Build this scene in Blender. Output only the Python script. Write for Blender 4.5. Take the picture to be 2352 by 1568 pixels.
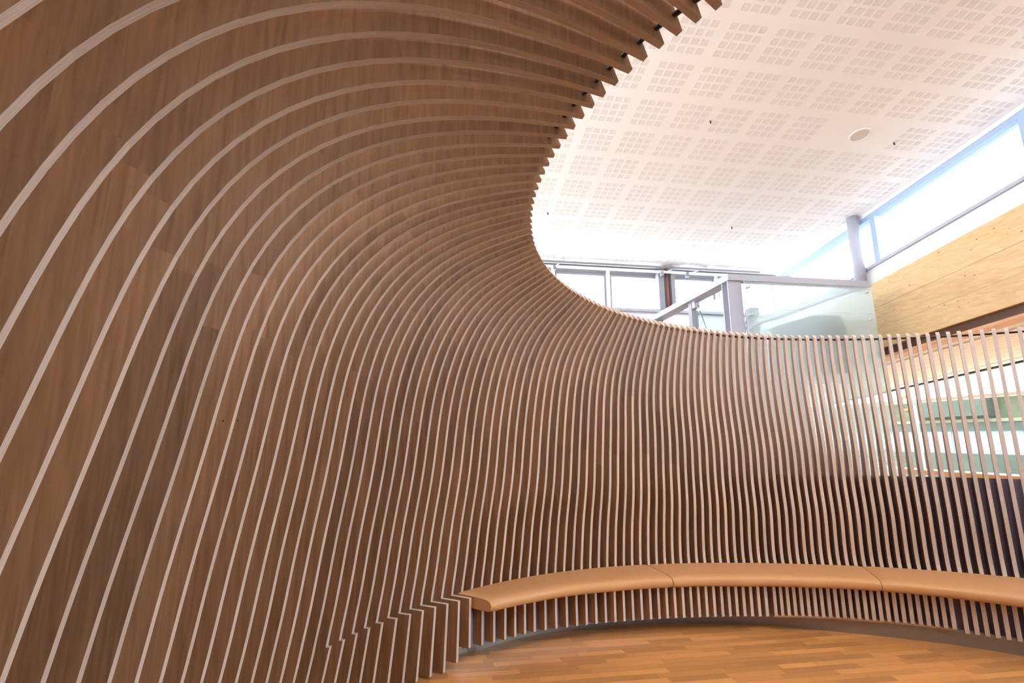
import bpy, bmesh, math, random
import numpy as np
from numpy.polynomial import chebyshev as Ch
from mathutils import Vector, Matrix

for o in list(bpy.data.objects): bpy.data.objects.remove(o)
random.seed(7)
SC = bpy.context.scene
COL = SC.collection
R = math.radians

# ------------------------------------------------------------------ camera, sky, exposure
FPX = 1130.0; PITCH = math.atan(221 / FPX); EYE = 1.6
cam_d = bpy.data.cameras.new('camera'); cam = bpy.data.objects.new('camera', cam_d); COL.objects.link(cam)
cam_d.sensor_width = 36; cam_d.lens = 36 * FPX / 2352; cam_d.clip_start = .05; cam_d.clip_end = 300
cam.location = (0, 0, EYE); cam.rotation_euler = (math.pi / 2 + PITCH, 0, 0)
SC.camera = cam
W_ = bpy.data.worlds.new('overcast_sky'); SC.world = W_; W_.use_nodes = True
bg = W_.node_tree.nodes['Background']; bg.inputs[0].default_value = (.87, .935, 1.0, 1); bg.inputs[1].default_value = 5.2
SC.view_settings.view_transform = 'Standard'; SC.view_settings.look = 'None'; SC.view_settings.gamma = 1
SC.view_settings.use_curve_mapping = False; SC.view_settings.exposure = 1.58

# ------------------------------------------------------------------ building frame: a across (to the right), b away, z up
PHI, SL = 0.14936, 0.14062
CD = np.array([math.cos(PHI), math.sin(PHI), 0]); RH = np.array([-math.sin(PHI), math.cos(PHI), 0])
def W(a, b, z): return tuple(a * CD + b * RH + np.array([0, 0, z]))
def pix(u, v):
    x = (u - 1176) / FPX; y = (v - 784) / FPX
    c, s = math.cos(PITCH), math.sin(PITCH)
    return np.array([x, c + y * s, s - y * c])
def on_a(u, v, a):       # point of the plane a = const seen at a pixel
    d = pix(u, v); t = a / (d @ CD); P = np.array([0, 0, EYE]) + d * t; return P @ CD, P @ RH, P[2]
def on_b(u, v, b):
    d = pix(u, v); t = b / (d @ RH); P = np.array([0, 0, EYE]) + d * t; return P @ CD, P @ RH, P[2]

# ------------------------------------------------------------------ materials
def mat(name, col, rough=.5, metal=0.0, spec=.5, **kw):
    m = bpy.data.materials.new(name); m.use_nodes = True
    p = m.node_tree.nodes['Principled BSDF']
    p.inputs['Base Color'].default_value = (*col, 1); p.inputs['Roughness'].default_value = rough
    p.inputs['Metallic'].default_value = metal; p.inputs['Specular IOR Level'].default_value = spec
    return m
def nn(m, t, **kw):
    n = m.node_tree.nodes.new(t)
    for k, v in kw.items(): setattr(n, k, v)
    return n
def wood(name, dark, light, scale=(1, 1, 1), nscale=6, rough=.45, rnd=.25, detail=6, spec=.4, coords='Object', bump=0.0, lo=.3, hi=.7):
    """grain = stretched noise between two tones, with a tone of its own for every board"""
    m = mat(name, light, rough, spec=spec); nt = m.node_tree; L = nt.links; p = nt.nodes['Principled BSDF']
    tc = nn(m, 'ShaderNodeTexCoord'); oi = nn(m, 'ShaderNodeObjectInfo')
    mp = nn(m, 'ShaderNodeMapping'); mp.inputs['Scale'].default_value = scale
    add = nn(m, 'ShaderNodeVectorMath', operation='ADD')
    mul = nn(m, 'ShaderNodeMath', operation='MULTIPLY'); mul.inputs[1].default_value = 37.0
    L.new(oi.outputs['Random'], mul.inputs[0]); L.new(tc.outputs[coords], add.inputs[0]); L.new(mul.outputs[0], add.inputs[1])
    L.new(add.outputs[0], mp.inputs[0])
    n1 = nn(m, 'ShaderNodeTexNoise'); n1.inputs['Scale'].default_value = nscale; n1.inputs['Detail'].default_value = detail
    n1.inputs['Distortion'].default_value = .6
    L.new(mp.outputs[0], n1.inputs['Vector'])
    cr = nn(m, 'ShaderNodeValToRGB'); cr.color_ramp.elements[0].position = lo; cr.color_ramp.elements[1].position = hi
    cr.color_ramp.elements[0].color = (*dark, 1); cr.color_ramp.elements[1].color = (*light, 1)
    L.new(n1.outputs[0], cr.inputs[0])
    hsv = nn(m, 'ShaderNodeHueSaturation')
    mr = nn(m, 'ShaderNodeMapRange'); mr.inputs[3].default_value = 1 - rnd; mr.inputs[4].default_value = 1 + rnd
    L.new(oi.outputs['Random'], mr.inputs[0]); L.new(mr.outputs[0], hsv.inputs['Value']); L.new(cr.outputs[0], hsv.inputs['Color'])
    L.new(hsv.outputs[0], p.inputs['Base Color'])
    if bump:
        b = nn(m, 'ShaderNodeBump'); b.inputs['Strength'].default_value = bump; b.inputs['Distance'].default_value = .002
        L.new(n1.outputs[0], b.inputs['Height']); L.new(b.outputs[0], p.inputs['Normal'])
    return m
def speckle(name, c0, c1, nscale, rough=.6, bump=.15, spec=.3):
    m = mat(name, c1, rough, spec=spec); L = m.node_tree.links; p = m.node_tree.nodes['Principled BSDF']
    tc = nn(m, 'ShaderNodeTexCoord'); n1 = nn(m, 'ShaderNodeTexNoise'); n1.inputs['Scale'].default_value = nscale; n1.inputs['Detail'].default_value = 5
    L.new(tc.outputs['Object'], n1.inputs['Vector'])
    cr = nn(m, 'ShaderNodeValToRGB'); cr.color_ramp.elements[0].position = .35; cr.color_ramp.elements[1].position = .65
    cr.color_ramp.elements[0].color = (*c0, 1); cr.color_ramp.elements[1].color = (*c1, 1)
    L.new(n1.outputs[0], cr.inputs[0]); L.new(cr.outputs[0], p.inputs['Base Color'])
    b = nn(m, 'ShaderNodeBump'); b.inputs['Strength'].default_value = bump; b.inputs['Distance'].default_value = .001
    L.new(n1.outputs[0], b.inputs['Height']); L.new(b.outputs[0], p.inputs['Normal'])
    return m
def glass(name, tint, refl=.06, rough=0.0):
    m = bpy.data.materials.new(name); m.use_nodes = True; nt = m.node_tree; L = nt.links
    for n in list(nt.nodes):
        if n.type == 'BSDF_PRINCIPLED': nt.nodes.remove(n)
    out = [n for n in nt.nodes if n.type == 'OUTPUT_MATERIAL'][0]
    t = nn(m, 'ShaderNodeBsdfTransparent'); t.inputs[0].default_value = (*tint, 1)
    g = nn(m, 'ShaderNodeBsdfGlossy'); g.inputs['Roughness'].default_value = rough
    lw = nn(m, 'ShaderNodeLayerWeight'); lw.inputs[0].default_value = .5      # Facing works the same from both sides of a pane
    pw = nn(m, 'ShaderNodeMath', operation='POWER'); pw.inputs[1].default_value = 4.0; L.new(lw.outputs['Facing'], pw.inputs[0])
    ma = nn(m, 'ShaderNodeMath', operation='MULTIPLY_ADD'); ma.inputs[1].default_value = .45; ma.inputs[2].default_value = .03; L.new(pw.outputs[0], ma.inputs[0])
    mx = nn(m, 'ShaderNodeMixShader'); L.new(ma.outputs[0], mx.inputs[0]); L.new(t.outputs[0], mx.inputs[1]); L.new(g.outputs[0], mx.inputs[2])
    L.new(mx.outputs[0], out.inputs[0]); return m
def frosted(name, tint, clear=.35):
    m = bpy.data.materials.new(name); m.use_nodes = True; nt = m.node_tree; L = nt.links
    for n in list(nt.nodes):
        if n.type == 'BSDF_PRINCIPLED': nt.nodes.remove(n)
    out = [n for n in nt.nodes if n.type == 'OUTPUT_MATERIAL'][0]
    t = nn(m, 'ShaderNodeBsdfTransparent'); t.inputs[0].default_value = (*tint, 1)
    tr = nn(m, 'ShaderNodeBsdfTranslucent'); tr.inputs[0].default_value = (*tint, 1)
    d = nn(m, 'ShaderNodeBsdfDiffuse'); d.inputs[0].default_value = (*tint, 1)
    m1 = nn(m, 'ShaderNodeMixShader'); m1.inputs[0].default_value = .3; L.new(tr.outputs[0], m1.inputs[1]); L.new(d.outputs[0], m1.inputs[2])
    m2 = nn(m, 'ShaderNodeMixShader'); m2.inputs[0].default_value = clear; L.new(m1.outputs[0], m2.inputs[1]); L.new(t.outputs[0], m2.inputs[2])
    L.new(m2.outputs[0], out.inputs[0]); return m

M = {}
M['face'] = wood('oak_veneer', (.235, .122, .062), (.365, .20, .108), (34, 34, 2.2), 1.6, .5, .16, spec=.35)
M['edge'] = wood('oak_ply_edge', (.42, .33, .285), (.58, .475, .43), (3, 190, 3), 2.0, .55, .08, spec=.3)
M['plank'] = wood('oak_plank', (.40, .165, .048), (.62, .30, .105), (2.2, 38, 1), 1.5, .3, .27, spec=.5, bump=.05)
M['floor_far'] = wood('oak_floor', (.42, .18, .055), (.58, .28, .10), (2, 30, 1), 1.5, .32, .0, spec=.5)
M['vinyl'] = speckle('tan_vinyl', (.52, .265, .115), (.56, .29, .13), 420, .42, .12, .45)
M['navy'] = speckle('navy_felt', (.20, .19, .31), (.25, .24, .38), 260, .9, .3, .1)
M['plinth'] = mat('brushed_plinth', (.30, .27, .25), .35, .7)
M['rod'] = mat('dark_steel', (.05, .045, .04), .4, .6)
M['gypsum'] = mat('white_gypsum', (.86, .83, .79), .9, spec=.1)
M['felt'] = mat('acoustic_felt', (.68, .60, .53), 1, spec=0)
M['white'] = mat('white_paint', (.82, .81, .80), .7, spec=.2)
M['wall'] = mat('wall_paint', (.78, .76, .73), .8, spec=.2)
M['dim'] = mat('dark_room_paint', (.20, .17, .15), .9, spec=.1)
M['alu'] = mat('aluminium_frame', (.36, .47, .63), .45, .1)
M['lilac'] = mat('lilac_grey_steel', (.44, .43, .50), .5, .0)
M['grey'] = mat('grey_steel', (.26, .26, .285), .5, .1)
M['red'] = mat('red_oxide_pipe', (.35, .09, .05), .5)
M['chrome'] = mat('bright_steel', (.6, .6, .6), .25, .9)
M['black'] = mat('black_gap', (.02, .018, .016), .8)
M['beam'] = wood('spruce_glulam', (.66, .40, .18), (.78, .53, .27), (26, .35, 20), 1.1, .5, .10, spec=.3)
M['knot'] = mat('spruce_knot', (.34, .17, .07), .6)
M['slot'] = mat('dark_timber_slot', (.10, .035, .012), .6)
M['trim'] = wood('spruce_trim', (.55, .27, .13), (.70, .38, .20), (10, 1, 10), 1.2, .5, .05)
M['soffit'] = wood('pale_soffit_board', (.86, .77, .70), (.93, .86, .80), (14, 1.0, 4), 1.2, .6, .05)
M['sill'] = wood('orange_sill', (.60, .27, .07), (.72, .36, .12), (10, 1, 10), 1.2, .4, .05)
M['glass'] = glass('window_glass', (.97, .985, 1.0))
M['tglass'] = glass('tinted_glass', (.76, .80, .77))
M['cglass'] = glass('balustrade_glass', (.90, .96, .96))
M['frost'] = frosted('frosted_glass', (.89, .94, .94), .68)
M['green'] = speckle('green_render', (.075, .08, .048), (.095, .10, .06), 3, .8, 0)
M['green2'] = speckle('grey_green_render', (.052, .062, .05), (.062, .074, .06), 3, .8, 0)
M['cream'] = mat('cream_band', (.15, .14, .085), .7)
M['skyband'] = mat('pale_blue_panel', (.19, .22, .265), .3)
M['orange'] = mat('orange_sign', (.18, .09, .012), .6)
M['ground'] = mat('pale_paving', (.30, .30, .29), .9)

# ------------------------------------------------------------------ mesh helpers
def mesh(name, verts, faces, mats, idx=None, smooth=False):
    me = bpy.data.meshes.new(name); me.from_pydata([tuple(map(float, v)) for v in verts], [], faces); me.update()
    for m in mats if isinstance(mats, (list, tuple)) else [mats]: me.materials.append(m)
    if idx: me.polygons.foreach_set('material_index', idx)
    if smooth: me.polygons.foreach_set('use_smooth', [True] * len(me.polygons))
    return me
def obj(name, me, parent=None, loc=None, rot=None):
    o = bpy.data.objects.new(name, me); COL.objects.link(o)
    if parent: o.parent = parent
    if loc is not None: o.location = loc
    if rot is not None: o.rotation_euler = rot
    return o
def tag(o, label, cat, group=None, kind=None):
    o['label'] = label; o['category'] = cat
    if group: o['group'] = group
    if kind: o['kind'] = kind
    return o
def struct(o): o['kind'] = 'structure'; return o
def empty(name, loc, rz=0):
    o = bpy.data.objects.new(name, None); COL.objects.link(o); o.location = loc; o.rotation_euler = (0, 0, rz); o.empty_display_size = .2; return o
BOXF = [(0, 1, 2, 3), (7, 6, 5, 4), (0, 4, 5, 1), (1, 5, 6, 2), (2, 6, 7, 3), (3, 7, 4, 0)]
class MB:
    def __init__(s): s.v = []; s.f = []
    def hexa(s, lo, hi):                    # two quads
        n = len(s.v); s.v += list(lo) + list(hi); s.f += [tuple(n + i for i in q) for q in BOXF]; return s
    def wbox(s, a0, a1, b0, b1, z0, z1):    # in the building frame; z0/z1 numbers or functions of b
        f = lambda z, b: z(b) if callable(z) else z
        lo = [W(a0, b0, f(z0, b0)), W(a1, b0, f(z0, b0)), W(a1, b1, f(z0, b1)), W(a0, b1, f(z0, b1))]
        hi = [W(a0, b0, f(z1, b0)), W(a1, b0, f(z1, b0)), W(a1, b1, f(z1, b1)), W(a0, b1, f(z1, b1))]
        return s.hexa(lo, hi)
    def tube(s, pts, r, n=10, caps=True):
        pts = [Vector(p) for p in pts]; base = len(s.v)
        for i, p in enumerate(pts):
            t = (pts[min(i + 1, len(pts) - 1)] - pts[max(i - 1, 0)]).normalized()
            up = Vector((0, 0, 1)) if abs(t.z) < .9 else Vector((1, 0, 0))
            x = t.cross(up).normalized(); y = x.cross(t)
            for j in range(n):
                w = 2 * math.pi * j / n; s.v.append(tuple(p + (x * math.cos(w) + y * math.sin(w)) * r))
        for i in range(len(pts) - 1):
            for j in range(n):
                q = base + i * n; s.f.append((q + j, q + (j + 1) % n, q + n + (j + 1) % n, q + n + j))
        if caps:
            s.f.append(tuple(base + j for j in reversed(range(n)))); e = base + (len(pts) - 1) * n; s.f.append(tuple(e + j for j in range(n)))
        return s
    def build(s, name, m, parent=None, smooth=False):
        # objects in the building frame get an origin of their own
        c = np.mean(np.array(s.v), axis=0) if parent is None else np.zeros(3)
        off = c
        if parent is not None:
            pm = parent.location
            off = np.array(pm) if parent.parent is None else np.array(parent.location) + np.array(parent.parent.location)
        v = np.array(s.v) - off
        if parent is not None:
            cc = v.mean(axis=0); v = v - cc; loc = cc
        else: loc = c
        me = mesh(name, v, s.f, m, smooth=smooth)
        bm = bmesh.new(); bm.from_mesh(me); bmesh.ops.recalc_face_normals(bm, faces=bm.faces); bm.to_mesh(me); bm.free()
        o = obj(name, me, parent); o.location = loc
        return o

# ------------------------------------------------------------------ the curved slat wall: every rib stands in a plane through one axis F
F2 = np.array([2.5, 2.4]); TH0, DTH = 169.711, -1.6039
def theta(k): return R(TH0 + DTH * k)
CF = np.array([-0.861,-1.2305,0.3716,0.2656,0.0468,-0.0429,-0.0391,0.1244,-1.1758,-0.1795,0.2028,0.0158,-0.0414,-0.0133,-0.0511,0.2284,-0.2485,-0.0285,
  0.0245,-0.0007,0.0062,-0.0923,0.11,-0.0755,-0.0719,0.0251,0.0274,0.0206,0.0617,0.0611,0.0171,-0.0869,-0.0225,0.0156,0.0133,0.0256,
 -0.0146,0.0246,-0.0146,-0.0184,0.0046,-0.0071,0.0262,0.014,-0.015,0.0124,-0.0041,0.0015,-0.006,0.0011,0.0186,-0.0108,-0.0042,0.0037,
 0,-0.0009,0.0197,-0.0001,-0.0078,-0.0041,0.0072,-0.0018,0.0015])
C45 = np.array([3.2841,-1.0193,0.4796,0.0039,0.0852,-0.0804,0.0198])
CTR = np.array([2.5261,0.4675,0.0889,0.1818,0.0089,0.0332,0.0138,0.012])
CTZ = np.array([2.7543,-0.2265,0.0799,-0.0078,0.0123,-0.0048,0.01])
PV = np.array([1.5, 1.0])
def prof0(k, b):
    x = (k - 28) / 54
    r0 = Ch.chebval(x, C45); r1 = Ch.chebval(x, CTR); z1 = Ch.chebval(x, CTZ)
    a0, a1 = math.atan2(.45 - 1, r0 - 1.5), math.atan2(z1 - 1, r1 - 1.5)
    R0, R1 = math.hypot(r0 - 1.5, .55), math.hypot(r1 - 1.5, z1 - 1)
    r = R0 + (R1 - R0) * b + (Ch.chebvander2d(2 * b - 1, np.full_like(b, x), [8, 6]) * (b * (1 - b))[:, None]) @ CF
    A = a0 + (a1 - a0) * b
    return np.c_[PV[0] + r * np.cos(A), PV[1] + r * np.sin(A)]
def prof(k, b):          # inner edge (distance from F, height); beyond the traced ribs it goes on evenly
    if k < -24: return prof0(-24, b) + (prof0(-24, b) - prof0(-22, b)) * (-24 - k) / 2
    return prof0(k, b)
def tab(pairs):
    x = [p[0] for p in pairs]; y = [p[1] for p in pairs]
    return lambda k: float(np.interp(k, x, y))
STEP = tab([(0, .022), (3, .03), (4, .04), (5, .061), (6, .083), (7, .099), (8, .116), (9, .133), (10, .148), (11, .161)])
FRONT = tab([(11, 3.175), (12, 3.121), (13.8, 3.038), (17.1, 2.926), (20, 2.789), (22.1, 2.703), (25.1, 2.585), (29.2, 2.446), (33.4, 2.331), (37.9, 2.235), (43.7, 2.15), (52, 2.095), (57.6, 2.066), (67.3, 2.07), (68.5, 2.072), (73.6, 2.09), (80, 2.12)])
CREST = tab([(11, 3.055), (14.7, 2.916), (19.3, 2.754), (24, 2.578), (31.4, 2.357), (40.3, 2.156), (49.3, 2.055), (59.1, 2.02), (68.1, 2.015), (74.1, 2.02), (80, 2.03)])
PLIN = tab([(9.5, 3.42), (12.7, 3.349), (14.2, 3.262), (17.5, 3.17), (22.7, 2.979), (28.6, 2.756), (33.9, 2.578), (42.1, 2.362), (45, 2.30), (49.5, 2.20), (55, 2.12), (62, 2.09), (80, 2.13)])
THK = .0285
K0, K1 = -31, 80
NB = 37
BB = np.linspace(0, 1, NB)
def rib_curves(k):
    P = prof(k, BB); T = np.gradient(P, axis=0); T /= np.linalg.norm(T, axis=1)[:, None]
    N = np.c_[T[:, 1], -T[:, 0]]                 # outwards, away from the room
    s = np.clip((BB - .35) / .65, 0, 1); s = s * s * (3 - 2 * s)
    d = .165 - .085 * s
    if k > 40: d = d - .035 * min(1, (k - 40) / 14) * BB
    O = P + N * d[:, None]
    # the free end is cut on a slant
    cut = R(np.interp(k, [-24, -10, 30, 56], [70, 66, 46, 37])); L = d[-1] / max(.45, abs(math.cos(cut) * N[-1, 0] + math.sin(cut) * N[-1, 1]))
    O[-1] = P[-1] + np.array([math.cos(cut), math.sin(cut)]) * L
    return P, O
def board_mesh(name, poly, front):
    """poly: closed outline (r, z) counter-clockwise; extruded to the board's thickness; both faces veneered, all edges show the plies"""
    n = len(poly); h = THK / 2
    v = [(p[0], -h, p[1]) for p in poly] + [(p[0], h, p[1]) for p in poly]
    f = [tuple(range(n)), tuple(reversed(range(n, 2 * n)))] + [(i, n + i, n + (i + 1) % n, (i + 1) % n) for i in range(n)]
    me = mesh(name, v, f, [M['face'], M['edge']], [0, 0] + [1] * n)
    bm = bmesh.new(); bm.from_mesh(me); bmesh.ops.recalc_face_normals(bm, faces=bm.faces); bm.to_mesh(me); bm.free()
    return me

wall = empty('slat_wall', (F2[0], F2[1], 0))
tag(wall, 'tall curved wall of pale-edged oak plywood ribs arching into an open canopy', 'slat wall')
rng = random.Random(3)
def rz_of(k): return theta(k)
for k in range(K0, K1 + 1):
    P, O = rib_curves(k)
    j1 = int(round((.50 + rng.uniform(-.05, .05)) * (NB - 1))); j2 = int(round((.74 + rng.uniform(-.05, .05)) * (NB - 1)))
    r45 = P[0, 0]
    if k < 0: foot = [(r45 + .195 * .43, .02)]; back0 = (r45 + .195 * .43 + .17, .02)
    elif k <= 11:
        L = STEP(k); zb = .012 if k < 10 else (.05 if k == 10 else .12); lean = .195 * (.45 - zb) * (1 - k / 11)
        foot = [(r45 - L + lean, zb), (r45 - L, .45)]; back0 = (r45 + .12 + lean, zb)
    elif k <= 44:
        fr = FRONT(k); foot = [(fr, .12), (fr, .362), (r45, .362)]; back0 = None
    else:
        foot = [(r45, .30)]; back0 = (r45 + .12, .30)
    low_in = foot + [tuple(p) for p in P[:j1 + 1]]
    low_out = [tuple(p) for p in O[:j1 + 1]]
    if back0: low_out = [back0] + low_out
    else: low_out = [(fr + .066, .12), (fr + .066, .30), (r45 + .15, .30)] + low_out
    rib = obj('rib', board_mesh('rib', low_in + low_out[::-1], 0), wall, (0, 0, 0), (0, 0, rz_of(k)))
    for (i0, i1, nm) in ((j1, j2, 'curved_board'), (j2, NB - 1, 'canopy_board')):
        poly = [tuple(p) for p in P[i0:i1 + 1]] + [tuple(p) for p in O[i0:i1 + 1]][::-1]
        # joints open by half a millimetre
        obj(nm, board_mesh(nm, poly, 0), rib)
# two small screw holes in neighbouring faces
def plane_rz(k, u, v):
    w = theta(k); e = np.array([math.cos(w), math.sin(w), 0]); n_ = np.array([-math.sin(w), math.cos(w), 0]); d = pix(u, v)
    F3 = np.array([F2[0], F2[1], 0]); t = ((F3 - np.array([0, 0, EYE])) @ n_ + THK / 2) / (d @ n_); P_ = np.array([0, 0, EYE]) + d * t
    return (P_ - F3) @ e, P_[2]
RIBS = sorted([o for o in wall.children if o.name.split('.')[0] == 'rib'], key=lambda o: -o.rotation_euler.z)
for (k, u, v) in ((-10, 512.5, 966.5), (-9, 546.5, 965)):
    r_, z_ = plane_rz(k, u, v); n = 12
    vv = [(.0035 * math.cos(2 * math.pi * j / n), hh, .0035 * math.sin(2 * math.pi * j / n)) for hh in (0, .0012) for j in range(n)]
    ff = [tuple(range(n)), tuple(range(n, 2 * n))] + [(j, (j + 1) % n, n + (j + 1) % n, n + j) for j in range(n)]
    obj('screw_hole', mesh('screw_hole', vv, ff, M['black']), RIBS[k - K0], (r_, THK / 2 - .0004, z_))
# dark steel rod threading the free ends
mb = MB(); pts = []
for i in range((K1 - K0) * 2 + 1):
    k = K0 + i / 2; p = prof(k, np.array([1.0]))[0]
    dr = np.interp(k, [-24, -12, 20, 50, 60], [.038, .058, .06, .05, .075]); dz = np.interp(k, [-24, -12, 20, 50, 60], [.05, .036, .02, -.012, -.008])
    w = theta(k); pts.append((F2[0] + (p[0] + dr) * math.cos(w), F2[1] + (p[0] + dr) * math.sin(w), p[1] + dz))
mb.tube(pts, .0105, 8); mb.build('tie_rod', M['rod'], wall, smooth=True)
# back panel of navy felt, and the low one under the bench
def sheet(name, ks, rho, z0, z1, th, m, parent):
    v, f = [], []
    for i, k in enumerate(ks):
        w = theta(k); c, s = math.cos(w), math.sin(w); r = rho(k)
        for (rr, z) in ((r, z0), (r, z1), (r + th, z1), (r + th, z0)): v.append((rr * c, rr * s, z))
        if i:
            q = 4 * i
            f += [(q - 4, q - 3, q + 1, q), (q - 3, q - 2, q + 2, q + 1), (q - 2, q - 1, q + 3, q + 2), (q - 1, q - 4, q, q + 3)]
    n = 4 * (len(ks) - 1); f += [(0, 1, 2, 3), (n + 3, n + 2, n + 1, n)]
    me = mesh(name, v, f, m); bm = bmesh.new(); bm.from_mesh(me); bmesh.ops.recalc_face_normals(bm, faces=bm.faces); bm.to_mesh(me); bm.free()
    return obj(name, me, parent)
r45f = lambda k: float(prof(k, np.array([0.0]))[0, 0])
p_ = sheet('back_panel', np.arange(12, 80.6, 1), lambda k: r45f(k) + .175 + .05 * max(0, (k - 55) / 25), .30, 1.24, .02, M['navy'], wall); p_['label'] = 'navy felt back panel'
p_ = sheet('bench_back_panel', np.arange(11.2, 80.6, 1), lambda k: FRONT(k) + .068, .10, .34, .015, M['navy'], wall); p_['label'] = 'navy felt panel under the bench'
# plinth in front of the floor and the loose slats of the two access panels
p_ = sheet('plinth', np.arange(9.6, 80.6, .7), PLIN, 0.0, .118, .02, M['plinth'], wall); p_['label'] = 'brushed metal plinth'
def slat(k, r0, r1, z0, z1):
    me = board_mesh('bench_slat', [(r0, z0), (r1, z0), (r1, z1), (r0, z1)], 0)
    return obj('bench_slat', me, wall, (0, 0, 0), (0, 0, theta(k)))
for i in range(25): slat(45.25 + .918 * i, FRONT(45.25 + .918 * i), FRONT(45.25 + .918 * i) + .065, .125, .362)
for i in range(12): slat(68.55 + 1.02 * i, FRONT(68.5 + i), FRONT(68.5 + i) + .065, .105, .362)
sheet('panel_rail', np.arange(44.9, 67.8, .7), lambda k: FRONT(k) + .004, .112, .124, .06, M['face'], wall)

# ------------------------------------------------------------------ bench cushions
def cushion(name, kb0, kf0, kb1, kf1, label):
    v, f = [], []; n = 44
    # cross-section: u from back (0) to crest (1), rounded nose
    prof_c = [(0, .455), (.35, .457), (.7, .456), (.9, .453), (1.0, .447), (1.045, .437), (1.068, .422), (1.075, .404), (1.068, .385), (1.045, .372), (1.0, .364), (.5, .364), (0, .364)]
    m = len(prof_c)
    for i in range(n + 1):
        t = i / n; kb = kb0 + (kb1 - kb0) * t; kf = kf0 + (kf1 - kf0) * t
        wb, wf = theta(kb), theta(kf); rb = r45f(kb) - .002; rf = CREST(kf)
        B = np.array([rb * math.cos(wb), rb * math.sin(wb)]); Fq = np.array([rf * math.cos(wf), rf * math.sin(wf)])
        e = min(t, 1 - t) * n; pinch = .006 if e < .5 else 0
        d = (Fq - B) / np.linalg.norm(Fq - B); Ld = np.linalg.norm(Fq - B)
        for (u, z) in prof_c:
            q = B + d * (min(u, 1) * Ld + max(0, u - 1) * .38); zz = z - pinch * (1 if z > .41 else -1)
            v.append((F2[0] + q[0], F2[1] + q[1], zz))
        if i:
            a = (i - 1) * m
            for j in range(m): f.append((a + j, a + (j + 1) % m, a + m + (j + 1) % m, a + m + j))
    f.append(tuple(range(m))); f.append(tuple(n * m + j for j in reversed(range(m))))
    v = np.array(v); c = v.mean(axis=0); c[2] = .364
    me = mesh(name, v - c, f, M['vinyl'], smooth=True)
    bm = bmesh.new(); bm.from_mesh(me); bmesh.ops.recalc_face_normals(bm, faces=bm.faces)
    for e in bm.edges:
        if len(e.link_faces) == 2 and e.link_faces[0].normal.angle(e.link_faces[1].normal) > R(50): e.smooth = False
    bm.to_mesh(me); bm.free()
    o = obj(name, me, None, c)
    return tag(o, label, 'cushion', 'tan cushions of the curved bench')
cushion('bench_cushion', 11.55, 11.35, 32.75, 31.35, 'tan vinyl bench cushion whose end meets the stepped ribs')
cushion('bench_cushion', 32.83, 31.43, 59.72, 59.13, 'tan vinyl bench cushion between the other two, a seam at both ends')
cushion('bench_cushion', 59.80, 59.21, 80.2, 80.2, 'tan vinyl bench cushion in front of the see-through ribs and navy panel')

# ------------------------------------------------------------------ floor of oak strips laid along the building
fb = MB().wbox(-8, 14, -7, 12, -.10, -.013)
floor = struct(fb.build('floor', M['floor_far']))
unit = mesh('plank', [(x, y, z) for z in (-.012, 0) for (x, y) in ((0, 0), (1, 0), (1, 1), (0, 1))], BOXF, M['plank'])
rf = random.Random(11)
fl_loc = np.array(floor.location); stuff = MB(); ncount = 0
def projf(P):
    c, s = math.cos(PITCH), math.sin(PITCH); q = np.array(P) - np.array([0, 0, EYE]); d = q[1] * c + q[2] * s
    return 1176 + FPX * q[0] / d, 784 - FPX * (-q[1] * s + q[2] * c) / d, d
PW = .068
b = 0.6
while b < 5.4:
    a = -2.0 - rf.random() * .5
    while a < 5.2:
        L = rf.choice((.28, .36, .42, .5, .6)); cpt = W(a + L / 2, b + PW / 2, 0)
        u, v, d = projf(cpt); rho = math.hypot(cpt[0] - 2.5, cpt[1] - 2.4); kk = (math.degrees(math.atan2(cpt[1] - 2.4, cpt[0] - 2.5)) % 360 - TH0) / DTH
        lim = PLIN(kk) + .2 if kk > 9.5 else 3.75
        if d > .5 and 820 < u < 2450 and 1400 < v < 1640 and rho < lim and ncount < 300:
            o = obj('plank', unit, floor); o.location = np.array(W(a + .0006, b + .0006, 0)) - fl_loc; o.rotation_euler = (0, 0, PHI); o.scale = (L - .0012, PW - .0012, 1); ncount += 1
        elif abs(a) < 4.5: stuff.wbox(a + .0006, a + L - .0006, b + .0006, b + PW - .0006, -.012, 0)
        a += L
    b += PW
s_ = stuff.build('plank_field', M['plank'], floor); s_['kind'] = 'stuff'

# ------------------------------------------------------------------ sloping ceiling of perforated boards
CO = np.array([2.72156, 3.67704, 6.45662]); S = .6
RD = np.array([-math.sin(PHI) * math.cos(SL), math.cos(PHI) * math.cos(SL), -math.sin(SL)]); NRM = np.cross(CD, RD)
def CL(c, r, h=0): return CO + CD * (c * S) + RD * (r * S) + NRM * h      # lattice -> world, h above the face
C_A = lambda a: (a - CO @ CD) / S
CR = 8.0; RE = 11.88
def zceil(a, b):          # height of the ceiling over (a, b)
    return CO[2] - (b - CO @ RH) * math.tan(SL)
missing = {(4, 4), (4, 5)}
groups = [(r, c) for r in range(0, 12) for c in range(-4, 8) if (r, c) not in missing and not (r == 11 and c > 9)]
us = [-11.2]; vs = [-15.0]
for c in range(-4, 8): us += [x for j in range(4) for x in (c + j * .203, c + j * .203 + .147)]
for r in range(0, 12): vs += [x for j in range(4) for x in (r + j * .203, r + j * .203 + .142)]
vs = [x for x in vs if x < RE - .01]; us.append(CR); vs.append(RE)
nu, nv = len(us), len(vs)
V = [CL(x, y) - CO for y in vs for x in us]; Fq = []
def is_hole(i, j):
    if i == 0 or j == 0 or (i % 2 == 0) or (j % 2 == 0): return False
    gi, gj = (i - 1) // 2, (j - 1) // 2
    c, r = gi // 4 - 4, gj // 4
    return c < 8 and (r, c) not in missing and j + 1 < nv
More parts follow.
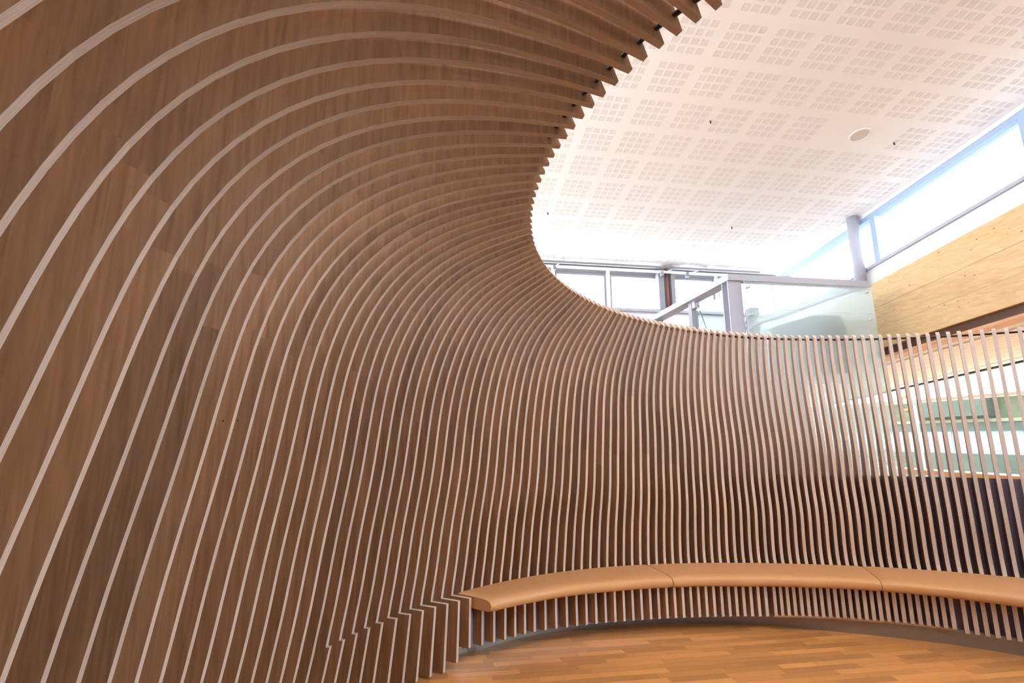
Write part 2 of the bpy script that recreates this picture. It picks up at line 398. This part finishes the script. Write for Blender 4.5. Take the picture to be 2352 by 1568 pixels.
for j in range(nv - 1):
    for i in range(nu - 1):
        if not is_hole(i, j): Fq.append((j * nu + i, (j + 1) * nu + i, (j + 1) * nu + i + 1, j * nu + i + 1))
ceil = struct(obj('ceiling', mesh('ceiling', V, Fq, M['gypsum']), None, CO))
# felt behind the perforation and the roof slab above
mbf = MB(); q = [CL(-11.2, -15, .003), CL(CR, -15, .003), CL(CR, RE, .003), CL(-11.2, RE, .003)]; q2 = [p + NRM * .25 for p in q]
mbf.hexa(q, q2); f_ = mbf.build('felt_backing', M['felt'], ceil)
# bars of one 4 x 4 field, shared by all fields
bv, bf = [], []
for jj in range(4):
    for ii in range(4):
        for s in range(6):
            x0 = (ii * .203 + .147 * (s + .62) / 6.25) * S; x1 = x0 + .0086; y0 = jj * .203 * S; y1 = y0 + .142 * S
            n = len(bv); bv += [(x0, y0, 0), (x1, y0, 0), (x1, y1, 0), (x0, y1, 0), (x0, y0, .0025), (x1, y0, .0025), (x1, y1, .0025), (x0, y1, .0025)]
            bf += [tuple(n + t for t in qd) for qd in BOXF]
fm = mesh('perforated_field', bv, bf, M['gypsum'])
rotm = Matrix((CD, RD, NRM)).transposed().to_euler()
for (r, c) in groups:
    if r == 11 and True: pass
    o = obj('perforated_field', fm, ceil); o.location = CL(c, r) - CO; o.rotation_euler = rotm
# loudspeaker grille and sprinkler heads let into the ceiling
def ring(mb, centre, r0, r1, h0, h1, n=36):
    base = len(mb.v)
    for (rr, h) in ((r0, h0), (r1, h0), (r1, h1), (r0, h1)):
        for i in range(n):
            w = 2 * math.pi * i / n; mb.v.append(tuple(centre + CD * rr * math.cos(w) + RD * rr * math.sin(w) - NRM * h))
    for t in range(4):
        for i in range(n): mb.f.append((base + t * n + i, base + t * n + (i + 1) % n, base + ((t + 1) % 4) * n + (i + 1) % n, base + ((t + 1) % 4) * n + i))
spk = empty('ceiling_speaker', tuple(CL(4.92, 4.39)))
tag(spk, 'round white ceiling loudspeaker flush among the perforated fields', 'speaker')
mb = MB(); ring(mb, CL(4.92, 4.39), .125, .148, -.001, .012); mb.build('rim', M['white'], spk)
mb = MB(); ring(mb, CL(4.92, 4.39), .0005, .125, -.001, .006); mb.build('grille', M['felt'], spk)
for (c, r, lb) in ((.89, 4.42, 'small sprinkler head level with the loudspeaker, on the side of the ribs'), (-2.17, 8.65, 'small sprinkler head on the ceiling close beside the rib ends'), (4.09, 8.75, 'small sprinkler head on the ceiling near the end windows'), (6.03, 4.52, 'small sprinkler head between the loudspeaker and the clerestory')):
    t = empty('fire_sprinkler', tuple(CL(c, r, -.001))); tag(t, lb, 'sprinkler', 'ceiling sprinklers')
    mb = MB(); ring(mb, CL(c, r), .0005, .034, -.001, .004, 16); mb.build('rosette', M['white'], t)
    mb = MB().tube([CL(c, r), CL(c, r, -.045)], .010, 8); mb.build('nozzle', M['rod'], t)

# ------------------------------------------------------------------ end wall with its high window strip
BE = 10.3
zt_e = zceil(0, BE)
we = struct(MB().wbox(-8.2, 8.4, BE, BE + .25, 0, 4.40).build('wall_end', M['white']))
struct(MB().wbox(-8.2, 8.4, BE - .10, BE + .3, 4.40, 4.46).build('trim_1', M['lilac']))
struct(MB().wbox(-8.2, 8.4, BE + .05, BE + .3, 5.30, zt_e + .25).build('wall_end_head', M['grey']))
xs = [-3.9, -1.35, 1.2, 2.49, 3.78, 5.14, 6.45, 8.0]
for i in range(len(xs) - 1):
    t = struct(empty('window_%d' % (i + 1), W((xs[i] + xs[i + 1]) / 2, BE + .1, 4.46)))
    x0, x1 = xs[i] + .04, xs[i + 1] - .04
    mb = MB(); mb.wbox(x0, x0 + .05, BE + .06, BE + .14, 4.46, 5.30); mb.wbox(x1 - .05, x1, BE + .06, BE + .14, 4.46, 5.30)
    mb.wbox(x0 + .05, x1 - .05, BE + .06, BE + .14, 5.24, 5.30); mb.wbox(x0 + .05, x1 - .05, BE + .06, BE + .14, 4.46, 4.50); mb.build('window_frame', M['grey'], t)
    MB().wbox(x0 + .05, x1 - .05, BE + .095, BE + .105, 4.50, 5.24).build('pane', M['glass'], t)
for x in xs[:5] + [6.45]: struct(MB().wbox(x - .04, x + .04, BE + .02, BE + .16, 4.46, 5.40).build('trim_2', M['white']))
po = empty('wall_post', W(5.14, BE - .05, 4.46)); tag(po, 'grey steel post between end windows beside the red pipe', 'post')
MB().wbox(4.93, 5.06, BE - .12, BE + .1, 4.46, 5.40).build('flange', M['grey'], po)
MB().wbox(5.06, 5.24, BE - .02, BE + .1, 4.46, 5.40).build('web', M['lilac'], po)
MB().wbox(5.24, 5.33, BE - .12, BE + .1, 4.46, 5.40).build('flange', M['grey'], po)
tag(MB().tube([W(5.16, BE - .08, 4.46), W(5.14, BE - .08, 5.44)], .026, 12).build('riser_pipe', M['red'], smooth=True), 'thin red riser pipe in front of the grey wall post', 'pipe')
pp = empty('sprinkler_pipe', W(4, BE - .16, 5.32)); tag(pp, 'pale horizontal sprinkler pipe under the ceiling along the end windows', 'pipe')
MB().tube([W(-3, BE - .17, 5.33), W(7.4, BE - .17, 5.33)], .032, 12).build('main_pipe', M['white'], pp, True)
MB().tube([W(-3, BE - .24, 5.42), W(7.4, BE - .24, 5.42)], .022, 10).build('upper_pipe', M['grey'], pp, True)
for (u0, v0, u1, v1) in ((1274, 612, 1297, 596), (1522, 628, 1561, 611), (1580, 629, 1625, 615)):
    p0 = on_b(u0, v0, BE - .2); p1 = CL(0, 0)
    d = pix(u1, v1); n_ = (CO - np.array([0, 0, EYE])) @ NRM / (d @ NRM); p1 = np.array([0, 0, EYE]) + d * n_
    MB().tube([W(*p0), tuple(p1)], .014, 8).build('strut', M['white'], pp, True)
    MB().tube([W(p0[0], BE - .17, p0[2] - .06), W(p0[0], BE - .17, p0[2] + .05)], .045, 12).build('clamp', M['grey'], pp, True)

# ------------------------------------------------------------------ clerestory wall on the right, falling with the roof
AR = 8.04
zc = lambda b: zceil(0, b)
zb = lambda b: 5.18 - .155 * (b - 5.2)
zbt = lambda b: 4.76 - .150 * (b - 5.26)
zbb = lambda b: 3.42 - .105 * (b - 5.5)
b0, b1 = -6.0, BE
struct(MB().wbox(AR - .02, AR + .16, b0, b1, lambda b: zc(b) - .15, lambda b: zc(b) + .05).build('trim_3', M['alu']))
struct(MB().wbox(AR - .035, AR - .02, b0, b1, lambda b: zc(b) - .07, lambda b: zc(b) + .02).build('trim_4', M['white']))
struct(MB().wbox(AR - .05, AR + .16, b0, b1, lambda b: zb(b) - .055, zb).build('trim_5', M['lilac']))
struct(MB().wbox(AR, AR + .2, b0, b1, lambda b: zbt(b) - .1, lambda b: zb(b) - .055).build('wall_right', M['white']))
mbs = [-5.15, -2.6, -.05, 2.5, 5.05, 7.57, 10.1]
for i in range(len(mbs) - 1):
    t = struct(empty('window_%d' % (i + 20), W(AR + .06, (mbs[i] + mbs[i + 1]) / 2, zb(mbs[i]))))
    x0, x1 = mbs[i] + .055, mbs[i + 1] - .055
    MB().wbox(AR + .06, AR + .068, x0, x1, zb, lambda b: zc(b) - .15).build('pane', M['glass'], t)
    MB().wbox(AR + .04, AR + .10, x0 - .0, x0 + .03, zb, lambda b: zc(b) - .15).build('window_frame', M['alu'], t)
for x in mbs: struct(MB().wbox(AR - .03, AR + .13, x - .055, x + .055, zb, lambda b: zc(b) - .13).build('trim_6', M['alu']))
# round column standing on the beam
bc = 7.86; col = empty('round_column', W(AR - .16, bc, zbt(bc))); tag(col, 'round white steel column standing on the timber beam by the clerestory', 'column')
MB().tube([W(AR - .16, bc, zbt(bc) - .02), W(AR - .16, bc, zc(bc) + .03)], .10, 28).build('shaft', M['lilac'], col, True)
MB().wbox(AR - .30, AR - .02, bc - .14, bc + .14, zbt(bc) - .035, zbt(bc) - .02).build('base_plate', M['lilac'], col)
# glulam beam with its laminations and knots
beam = empty('timber_beam', W(AR, 4, zbb(4))); tag(beam, 'deep knotty spruce glulam beam sloping under the white band', 'beam')
bs0, bs1 = -6.0, BE - .05
nl = 3
for i in range(nl):
    t0, t1 = (0, .30, .62)[i], (.30, .62, 1.0)[i]
    za = lambda b, t=t0: zbb(b) + (zbt(b) - zbb(b)) * t + (.0015 if t > 0 else 0); zz = lambda b, t=t1: zbb(b) + (zbt(b) - zbb(b)) * t - (.0015 if t < 1 else 0)
    MB().wbox(AR - .13 + .002 * (i % 2), AR + .18, bs0, bs1, za, zz).build('lamination', M['beam'], beam)
rk = random.Random(5)
for i in range(46):
    bq = rk.uniform(4.9, 8.2); t = rk.uniform(.05, .95); zq = zbb(bq) + (zbt(bq) - zbb(bq)) * t; e = rk.uniform(.004, .011); n = 10
    mb = MB(); base = 0
    for (aa, ff) in ((AR - .1315, 1.0), (AR - .120, .7)):
        for j in range(n):
            w = 2 * math.pi * j / n; mb.v.append(W(aa, bq + e * 1.9 * ff * math.cos(w), zq + e * ff * math.sin(w) - .15 * e * 1.9 * math.cos(w)))
    mb.f = [tuple(range(n))] + [(j, (j + 1) % n, n + (j + 1) % n, n + j) for j in range(n)]
    mb.build('knot', M['knot'], beam)
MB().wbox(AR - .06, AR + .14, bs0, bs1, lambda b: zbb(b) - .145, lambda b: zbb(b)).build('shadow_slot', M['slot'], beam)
MB().wbox(AR - .12, AR + .18, bs0, bs1, lambda b: zbb(b) - .185, lambda b: zbb(b) - .145).build('bottom_trim', M['trim'], beam)
M['roofing'] = mat('grey_roofing', (.13, .13, .135), .9)
# lower hall beyond the beam: boarded soffit, tall glazing, sill
AG = 10.8
zs = lambda b: zbb(b) - .19
struct(MB().wbox(AR + .2, AG + .4, -7, 14, lambda b: zs(b) + .32, lambda b: zs(b) + .40).build('roof_lower_hall', M['roofing']))
sf = struct(MB().wbox(AR + .18, AG + .3, -6.5, 13, lambda b: zs(b) + .03, lambda b: zs(b) + .30).build('ceiling_soffit', M['white']))
nbd = 11
for i in range(nbd):
    a0 = AR + .45 + (AG - .35 - AR - .45) * i / nbd; a1 = AR + .45 + (AG - .35 - AR - .45) * (i + 1) / nbd
    MB().wbox(a0 + .006, a1 - .006, -6.5, 13, lambda b: zs(b) + .008, lambda b: zs(b) + .03).build('board', M['soffit'], sf)
MB().wbox(AG - .33, AG - .06, -6.5, 13, lambda b: zs(b) + .0, lambda b: zs(b) + .03).build('edge_board', M['white'], sf)
struct(MB().wbox(AG - .05, AG + .08, -6.5, 13, lambda b: zs(b) - .02, lambda b: zs(b) + .03).build('trim_7', M['black']))
ztr = 2.42
struct(MB().wbox(AG - .06, AG + .10, -6.5, 13, ztr - .03, ztr + .03).build('trim_8', M['soffit']))
bg_ = [-6.5, -3.2, .1, 3.4, 6.7, 9.9, 13]  # bays behind the camera are unseen, added for light from the right
for i in range(len(bg_) - 1):
    t = struct(empty('window_%d' % (i + 40), W(AG, (bg_[i] + bg_[i + 1]) / 2, .72)))
    MB().wbox(AG, AG + .01, bg_[i] + .05, bg_[i + 1] - .05, .74, ztr - .05).build('pane', M['tglass'], t)
    MB().wbox(AG, AG + .01, bg_[i] + .05, bg_[i + 1] - .05, ztr + .05, lambda b: zs(b) - .02).build('pane', M['tglass'], t)
    MB().wbox(AG - .05, AG + .06, bg_[i + 1] - .05, bg_[i + 1] + .05, .72, ztr - .05).build('window_frame', M['alu'], t)
zsl = on_a(2190, 1084, AG - .45)[2]
struct(MB().wbox(AG - .45, AG + .12, -6.5, 13, zsl - .10, zsl).build('trim_9', M['sill']))
struct(MB().wbox(AG, AG + .2, -6.5, 13, -.1, .62).build('wall_glazing_base', M['wall']))
struct(MB().wbox(AR + .18, AG + .3, 12.8, 13.05, -.1, 4.0).build('wall_hall_end', M['wall']))
struct(MB().wbox(AR - .0, AR + .2, BE + .25, 12.9, -.1, 4.0).build('wall_hall_side', M['wall']))
struct(MB().wbox(AR + .1, AG + .3, -6.9, -6.6, -.1, 5.5).build('wall_hall_back', M['wall']))
# sides behind the ribs and the viewer; left windows and partition added for light
AL = -3.3; ZL = 3.15; SPOT = 75
struct(MB().wbox(AL - .2, AL, -7, BE + .3, -.1, ZL).build('wall_left', M['dim']))
struct(MB().wbox(AL - .2, AL, -7, BE + .3, lambda b: zc(b) - .2, lambda b: zc(b) + .6).build('wall_left_head', M['white']))
lb_ = [-7.0, .2, 2.2, 4.2, 6.2, 8.2, BE + .3]
struct(MB().wbox(AL - .2, AL, lb_[0], lb_[1], ZL, lambda b: zc(b) - .2).build('wall_left_back', M['dim']))
for i in range(1, len(lb_) - 1):
    t = struct(empty('window_%d' % (i + 60), W(AL - .1, (lb_[i] + lb_[i + 1]) / 2, ZL)))  # unseen left windows, added to brighten the ceiling and canopy
    MB().wbox(AL - .105, AL - .095, lb_[i] + .05, lb_[i + 1] - .05, ZL, lambda b: zc(b) - .2).build('pane', M['glass'], t)
    MB().wbox(AL - .16, AL - .04, lb_[i] - .05, lb_[i] + .05, ZL, lambda b: zc(b) - .2).build('window_frame', M['alu'], t)
struct(MB().wbox(AL, 4.2, -1.9, -1.7, -.012, 3.7).build('wall_light_block', M['dim']))  # unseen screen, added to keep light from behind off the left ribs
struct(MB().wbox(AL - .2, 8.4, -7.2, -7.0, -.1, 9.5).build('wall_back', M['dim']))
# warm spotlights added out of view to brighten floor, bench and ribs
def spotlight(x, y, tgt, watt, label, cone=62):
    a = np.array([x, y, 0]) @ CD; bq = np.array([x, y, 0]) @ RH; z = zceil(a, bq) - .02
    t = empty('added_spotlight', (x, y, z)); tag(t, label, 'spotlight', 'added warm spotlights out of view')
    d = (Vector(tgt) - Vector((x, y, z - .22))).normalized(); c = Vector((x, y, z - .22))
    MB().tube([(x, y, z), (x, y, z - .20)], .014, 10).build('stem', M['white'], t, True)
    mb = MB().tube([c - d * .10, c + d * .10], .055, 20, caps=False); mb.build('lamp_head', M['white'], t, True)
    ld = bpy.data.lights.new('spot_beam', 'SPOT'); ld.energy = watt; ld.color = (1, .87, .72); ld.spot_size = R(cone); ld.spot_blend = 1.0; ld.shadow_soft_size = .08
    lo = bpy.data.objects.new('spot_beam', ld); COL.objects.link(lo); lo.parent = t; lo.location = (c + d * .12) - Vector((x, y, z)); lo.rotation_euler = d.to_track_quat('-Z', 'Y').to_euler()
spotlight(.9, 1.0, (.7, 4.2, .9), SPOT * .6, 'added warm spotlight out of view, aimed at the bench end with the stepped ribs')
spotlight(1.7, -1.2, (.15, 2.9, 2.6), SPOT * .9, 'added warm spotlight out of view, aimed at the bend of the ribs', 48)
spotlight(2.6, -1.3, (1.6, 4.2, 2.0), SPOT * 1.5, 'added warm spotlight out of view, aimed at the rib tops above the bench', 48)
spotlight(2.1, .9, (2.2, 4.5, .9), SPOT * 1.7, 'added warm spotlight out of view, aimed at the middle of the bench')
spotlight(3.4, .8, (3.8, 3.9, .9), SPOT * 1.5, 'added warm spotlight out of view, aimed at the navy-backed ribs')

# ------------------------------------------------------------------ glass shaft behind the ribs
SB = 7.0; SA0, SA1 = 4.70, 7.16; ZT = 4.20
sh = empty('glass_shaft', W((SA0 + SA1) / 2, SB, 0)); tag(sh, 'lilac steel shaft with frosted glass front rising behind the ribs', 'glass shaft')
MB().wbox(SA0 - .13, SA1 - .02, SB - .02, SB + .13, ZT - .105, ZT).build('front_rail', M['lilac'], sh)
MB().wbox(SA0 - .13, SA0 + .10, SB + .13, BE - .02, ZT - .105, ZT).build('side_rail', M['lilac'], sh)
MB().wbox(SA1 - .16, SA1 - .02, SB + .13, BE - .02, ZT - .105, ZT).build('side_rail', M['lilac'], sh)
def hpost(a, b):
    MB().wbox(a - .12, a + .12, b, b + .02, 0, ZT - .105).build('post', M['lilac'], sh)
    MB().wbox(a - .008, a + .008, b + .02, b + .16, 0, ZT - .105).build('post_web', M['lilac'], sh)
    MB().wbox(a - .12, a + .12, b + .16, b + .18, 0, ZT - .105).build('post', M['lilac'], sh)
hpost(SA0, SB + .02)
for bb in (8.36, 9.8): MB().wbox(SA0 - .06, SA0 + .06, bb - .06, bb + .06, 0, ZT - .105).build('post', M['grey'], sh)
for bb in (8.6,): MB().wbox(6.0, 6.1, bb, bb + .1, 0, ZT - .105).build('post', M['grey'], sh)
for bb in (9.9,): MB().wbox(SA1 - .14, SA1 - .04, bb - .05, bb + .05, 0, ZT - .105).build('post', M['grey'], sh)
zz = [.15, 1.3, 2.45, 3.62, ZT - .115]
for i in range(4): MB().wbox(SA0 + .12, SA1, SB - .04, SB - .03, zz[i] + .004, zz[i + 1] - .004).build('glass_panel', M['frost'], sh)
for i in range(4): MB().wbox(SA0 - .015, SA0 - .005, SB + .25, 8.28, zz[i] + .004, (zz[i + 1] if i < 3 else 3.95) - .004).build('glass_panel', M['cglass'], sh)
for i in range(4): MB().wbox(SA1 - .012, SA1, SB + .01, BE - .1, zz[i] + .004, zz[i + 1] - .004).build('glass_panel', M['frost'], sh)
for a in (SA0 + .20, SA1 - .12):
    for z in (3.98, 3.52, 3.17, 2.55, 2.35, 1.4, 1.2):
        MB().tube([W(a, SB - .075, z), W(a, SB + .02, z)], .017, 10).build('spider_fixing', M['chrome'], sh, True)
ctop = (SA0, 8.30, ZT - .16)
MB().wbox(SA0 - .05, SA0 + .05, 8.2, 8.3, ZT - .24, ZT - .105).build('bracket', M['lilac'], sh)
for bb in (7.3, 9.5): MB().tube([W(SA0, 8.25 + (.08 if bb > 8 else -.08), ZT - .2), W(SA0, bb, 2.0)], .011, 8).build('brace_rod', M['chrome'], sh, True)
for aa in (5.0, 7.0): MB().tube([W(6.05, 8.58, ZT - .2), W(aa, 8.58, 2.6)], .012, 8).build('brace_rod', M['grey'], sh, True)
MB().wbox(5.95, 6.16, 8.5, 8.58, ZT - .25, ZT - .105).build('bracket', M['grey'], sh)
M['machine'] = mat('dark_machine_grey', (.055, .075, .078), .5)
h0 = on_b(1822, 740, 7.5)[0]; h1 = on_b(1940, 740, 7.5)[0]; hz = on_b(1880, 726, 7.5)[2]; hm = on_b(1868, 740, 7.5)[0]
MB().wbox(h0, h1, 7.5, 8.1, 2.7, hz - .10).build('lift_motor_housing', M['machine'], sh)
MB().wbox(hm, h1 - .05, 7.5, 8.1, hz - .10, hz + .02).build('lift_motor_cover', M['machine'], sh)
MB().wbox(SA0 + .1, SA1 - .05, 8.7, 9.6, .1, 2.7).build('lift_car', M['grey'], sh)

# ------------------------------------------------------------------ what is seen outside the tall glazing
og = struct(MB().wbox(AG + .4, 60, -40, 70, -.4, -.3).build('ground_outside', M['ground']))
AO = 20.0
def zo(v): return on_a(2180, v, AO)[2]
bd = empty('building', W(AO + 2, 14, -.3)); tag(bd, 'long low pale green building outside the tall glazing', 'building')
bA, bB = 2.0, 34.0
MB().wbox(AO, AO + 6, bA, bB, -.3, zo(1040)).build('wall', M['green2'], bd)
for i in range(13):
    x = bA + .05 + i * (bB - bA) / 13
    f0 = MB().wbox(AO + .05, AO + .4, x, x + (bB - bA) / 13 - .12, zo(1040), zo(990)).build('window', M['alu'], bd)
    MB().wbox(AO + .02, AO + .05, x + .08, x + (bB - bA) / 13 - .2, zo(1039), zo(991)).build('pane', M['skyband'], f0)
MB().wbox(AO - .1, AO + 6, bA, bB, zo(990), zo(971)).build('wall', M['green2'], bd)
MB().wbox(AO - .15, AO + 6, bA, bB, zo(971), zo(964)).build('cornice', M['cream'], bd)
MB().wbox(AO, AO + 6, bA, bB, zo(964), zo(914)).build('wall', M['green'], bd)
MB().wbox(AO - .2, AO + 6.2, bA, bB, zo(914), zo(911)).build('roof_edge', M['grey'], bd)
_, bq, _ = on_a(2210, 940, AO)
MB().wbox(AO - .5, AO, bq - 1.2, bq + 1.6, zo(958), zo(918)).build('air_unit', M['green2'], bd)
sg = MB()
_, bt, zt = on_a(2081, 926, AO)
for j in range(14):
    w0, w1 = 2 * math.pi * j / 14, 2 * math.pi * (j + 1) / 14
    sg.hexa([W(AO - .06, bt + rr * math.cos(w), zt + rr * math.sin(w)) for (rr, w) in ((.22, w0), (.34, w0), (.34, w1), (.22, w1))], [W(AO + .01, bt + rr * math.cos(w), zt + rr * math.sin(w)) for (rr, w) in ((.22, w0), (.34, w0), (.34, w1), (.22, w1))])
for (u, hgt) in ((2104, 1.0), (2123, 1.0), (2129, 1.0), (2145, 1.0), (2152, 1.0), (2165, .8)):
    _, bt, zt = on_a(u, 939, AO); sg.wbox(AO - .06, AO + .01, bt - .09, bt + .09, zt - .3 * hgt, zt + .3 * hgt)
sg.build('sign_marks', M['orange'], bd)
